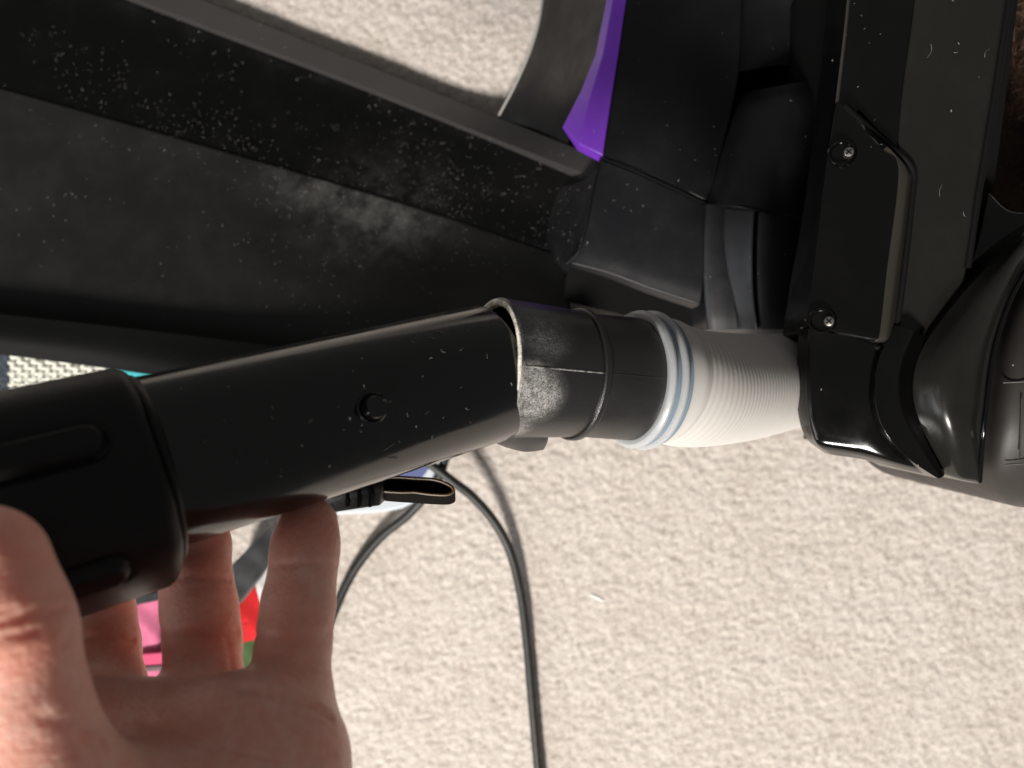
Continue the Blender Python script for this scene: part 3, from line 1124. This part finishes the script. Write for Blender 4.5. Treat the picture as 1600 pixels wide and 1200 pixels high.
def card():
    t = thing("flat_case", "flat blue case with a pale silvery border lying on the carpet behind the wand", "case", P(620, 730, .55))
    prism("border", [(712, 705), (690, 738), (664, 777), (628, 795), (598, 801), (510, 806), (440, 700), (460, 560), (640, 560)], .549, plain('case_border', (0.55, 0.60, 0.64), 0.3, 0.5), t, D=.535, bev=.0018)
    prism("lid", [(686, 705), (668, 735), (650, 760), (612, 775), (520, 785), (460, 700), (470, 575), (640, 570)], .538, plain('case_blue', (0.10, 0.12, 0.27), 0.35, 0.5), t, D=.5335, bev=.0008)


card()


def cloth(name, poly, D, amp, mat, label, cat, seed, back=.549, sc=40):
    """A soft thing: a filled outline with a billowing, wrinkled top and a thick edge."""
    r = random.Random(seed)
    pts = [P(x, y, D) for x, y in poly]
    pts = linear(pts + [pts[0]], 8)[:-1]
    cen = sum(pts, Vector()) / len(pts)
    rings = 12
    verts, faces = [], []
    ph = [r.uniform(0, 6.28) for _ in range(6)]

    def wr(p):
        return (math.sin(p.x * sc * 3 + p.y * sc + ph[0]) + .7 * math.sin(p.y * sc * 4.1 - p.x * sc * 1.7 + ph[1]) + .5 * math.sin((p.x + p.y) * sc * 7 + ph[2])) * amp
    n = len(pts)
    for k in range(rings):
        f = k / rings
        for p in pts:
            q = p.lerp(cen, f)
            q.z += wr(q) * min(1, f * 4 + .3) + amp * 1.5 * (1 - (1 - f) ** 3)
            verts.append(q)
    verts.append(cen + Vector((0, 0, amp * 1.5)))
    for k in range(rings - 1):
        for j in range(n):
            faces.append((k * n + j, k * n + (j + 1) % n, (k + 1) * n + (j + 1) % n, (k + 1) * n + j))
    for j in range(n):
        faces.append(((rings - 1) * n + j, (rings - 1) * n + (j + 1) % n, rings * n))
    b0 = len(verts)
    for p in pts:
        verts.append(Vector((p.x, p.y, CAM_H - back)))
    for j in range(n):
        faces.append((j, b0 + j, b0 + (j + 1) % n, (j + 1) % n))
    faces.append(tuple(range(b0, b0 + n)))
    o = from_data(name, verts, faces, mat, None, 60)
    if label:
        tag(o, label, cat)
    return o


fab = lambda n, c, v=.15: plain(n, c, 0.85, 0.2, var=v, scale=90, bump=.0004, bscale=1400, sheen=.2)
cloth("black_bag", [(340, 905), (395, 850), (450, 800), (520, 790), (500, 830), (440, 850), (405, 905), (372, 945), (330, 990)], .500, .0012, fab('bag_black', (0.035, 0.036, 0.038), .3), "soft dark grey fabric bag edge seen between the ring finger and little finger", "bag", 1)
cloth("white_cloth", [(395, 890), (415, 872), (450, 860), (470, 900), (440, 960), (412, 960), (402, 925)], .508, .0012, fab('cloth_white', (0.62, 0.60, 0.60), .15), "small white cloth scrap beside the red cloth behind the little finger", "cloth", 2)
cloth("red_cloth", [(340, 1010), (345, 960), (372, 940), (400, 905), (418, 955), (440, 985), (400, 1000), (370, 1005)], .512, .0010, fab('cloth_red', (0.48, 0.010, 0.012), .1), "bright red cloth on the carpet seen between the fingers", "cloth", 3)
cloth("green_cloth", [(340, 1000), (372, 996), (410, 976), (440, 975), (430, 1060), (380, 1055), (340, 1060)], .520, .0010, fab('cloth_green', (0.045, 0.085, 0.030), .2), "dark green cloth just below the red cloth between the fingers", "cloth", 4)
cloth("red_white_wrapper", [(350, 1058), (400, 1052), (430, 1062), (420, 1110), (350, 1110)], .526, .0008, fab('wrapper_red', (0.55, 0.12, 0.12), .5), "small red and white wrapper below the green cloth between the fingers", "wrapper", 5)


def pouch():
    t = thing("pink_pouch", "pink fabric pouch with dark stripes seen between the middle finger and ring finger", "pouch", P(225, 990, .55))
    pk = fab('pouch_pink', (0.62, 0.16, 0.28), .1)
    a = cloth("body", [(130, 1120), (130, 880), (255, 870), (262, 900), (254, 940), (252, 990), (258, 1030), (275, 1050), (280, 1120)], .515, .0012, pk, None, None, 6)
    a.parent = t
    a.matrix_parent_inverse = t.matrix_world.inverted()
    dk = fab('pouch_band_dark', (0.03, 0.03, 0.032), .2)
    prism("band", [(150, 948), (196, 934), (258, 922), (258, 936), (196, 950), (150, 964)], .5135, dk, t, D=.5075, bev=.0008)
    prism("band", [(150, 1046), (200, 1043), (268, 1038), (268, 1047), (200, 1052), (150, 1055)], .5135, fab('pouch_band_grey', (0.16, 0.11, 0.12), .2), t, D=.508, bev=.0008)
    prism("trim", [(150, 1024), (210, 1022), (266, 1018), (268, 1037), (200, 1042), (150, 1044)], .5135, fab('pouch_trim_magenta', (0.58, 0.08, 0.17), .1), t, D=.5085, bev=.0008)


pouch()
cloth("dark_strap", [(252, 930), (290, 915), (300, 1020), (262, 1005), (254, 970)], .522, .0006, fab('strap_dark', (0.03, 0.035, 0.03), .3), "narrow dark strap between the pink pouch and the ring finger", "strap", 8)
cloth("red_ribbon", [(250, 1004), (300, 995), (310, 1045), (262, 1042)], .519, .0006, fab('ribbon_red', (0.5, 0.03, 0.03), .2), "small red ribbon beside the pink pouch", "ribbon", 9)


def mesh_basket():
    t = thing("woven_basket", "pale woven basket with a navy border seen in the gap left of the wand sleeve", "basket", P(80, 585, .55))
    prism("liner", [(15, 545), (172, 550), (172, 640), (15, 640)], .545, plain('liner_grey', (0.50, 0.50, 0.46), 0.9, 0.1), t, D=.5268, bev=0)
    cm = plain('weave_white', (0.62, 0.62, 0.55), 0.7, 0.3, var=.12, scale=400)
    for i in range(14):
        x = 21 + i * 11
        pts = []
        for k in range(40):
            y = 545 + k * 2.4
            pts.append(P(x, y, .525 + .0007 * math.sin(k * 1.1 + i * math.pi)))
        tube("upright", pts, 0.0019, cm, t, 8)
    for j in range(11):
        y = 549 + j * 8.6
        pts = []
        for k in range(60):
            x = 14 + k * 2.7
            pts.append(P(x, y, .5247 + .0011 * math.sin((x - 21) / 11 * math.pi + j * math.pi)))
        tube("weft", pts, 0.0014, cm, t, 8)
    prism("border", [(-90, 530), (14, 537), (15, 640), (-90, 640)], .545, plain('border_navy', (0.035, 0.045, 0.06), 0.7, 0.3, var=.6, scale=500, bump=.0006, bscale=800), t, D=.5235, bev=.001)


mesh_basket()
tb = thing("teal_box", "small teal box corner seen in the narrow gap above the wand sleeve", "box", P(220, 590, .55))
prism("box_body", [(176, 560), (300, 565), (300, 640), (185, 640)], .545, plain('teal', (0.06, 0.42, 0.46), 0.4, 0.4), tb, D=.528, bev=.002)
prism("box_lid", [(180, 562), (298, 566), (298, 636), (188, 636)], .528, plain('teal_lid', (0.07, 0.46, 0.50), 0.4, 0.4), tb, D=.525, bev=.002)

fl = [P(921, 929, .5511), P(930, 932, .5511), P(939, 937, .5511), P(945, 938, .5511)]
lf = tube("lint", catmull(fl, 6), [.0004 + .0006 * math.sin(math.pi * i / 18) for i in range(19)], plain('lint_white', (0.85, 0.85, 0.83), 0.8, 0.2), None, 8)
tag(lf, "tiny white lint fleck lying alone on the open beige carpet", "lint")


# ------------------------------------------------------------------ dust fibres lying on the plastic
def fibres(name, spots, owners, parent, seed):
    r = random.Random(seed)
    bpy.context.view_layer.update()
    dg = bpy.context.evaluated_depsgraph_get()
    eye = Vector((0, 0, CAM_H))
    verts, faces = [], []
    for px, py, sx, sy, n, lmin, lmax in spots:
        for _ in range(n):
            x, y = r.gauss(px, sx), r.gauss(py, sy)
            hit, loc, nor, _, ob, _ = SC.ray_cast(dg, eye, (P(x, y, .3) - eye).normalized())
            if not hit or ob.parent is None or ob.parent.name != owners or nor.dot(eye - loc) < 0:
                continue
            L = r.uniform(lmin, lmax)
            t = Vector((r.uniform(-1, 1), r.uniform(-1, 1), r.uniform(-1, 1)))
            t = (t - nor * t.dot(nor)).normalized()
            b = nor.cross(t)
            cur = r.uniform(-1.2, 1.2) * L
            w = r.uniform(.00004, .00009)
            i = len(verts)
            m = 5
            for k in range(m):
                u = k / (m - 1) - .5
                c = loc + nor * .00016 + t * (u * L) + b * (cur * (u * u - .08))
                verts += [c + b * w, c - b * w, c + nor * (w * 1.6)]
            for k in range(m - 1):
                for a in range(3):
                    a2 = (a + 1) % 3
                    faces.append((i + k * 3 + a, i + k * 3 + a2, i + k * 3 + 3 + a2, i + k * 3 + 3 + a))
    o = from_data(name, verts, faces, M['fibre'], parent, None)
    o['kind'] = 'stuff'


M['fibre'] = plain('dust_fibre', (0.22, 0.215, 0.205), 0.9, 0.05)
fibres("dust_fibres", [(600, 310, 150, 50, 170, .0005, .0018), (560, 240, 200, 60, 55, .0005, .0018), (760, 300, 60, 45, 90, .0005, .0018), (300, 200, 150, 60, 50, .0006, .002),
                       (880, 345, 25, 35, 30, .0006, .002), (1200, 150, 90, 100, 16, .0004, .0010), (1350, 120, 40, 80, 9, .0004, .0011), (1050, 250, 90, 110, 10, .0004, .0010),
                       (1455, 80, 2, 2, 1, .005, .006), (1540, 81, 2, 2, 1, .003, .004), (1467, 297, 2, 2, 1, .004, .005), (1506, 333, 2, 2, 1, .002, .003), (1500, 45, 30, 40, 4, .0008, .0025)], "vacuum_cleaner", vac, 3)
fibres("dust_fibres", [(560, 640, 130, 50, 18, .0004, .0014), (700, 560, 60, 40, 9, .0004, .0016), (680, 518, 2, 2, 2, .003, .004), (645, 705, 18, 12, 3, .002, .004), (400, 720, 80, 50, 7, .0005, .0014)], "vacuum_wand", wand, 4)
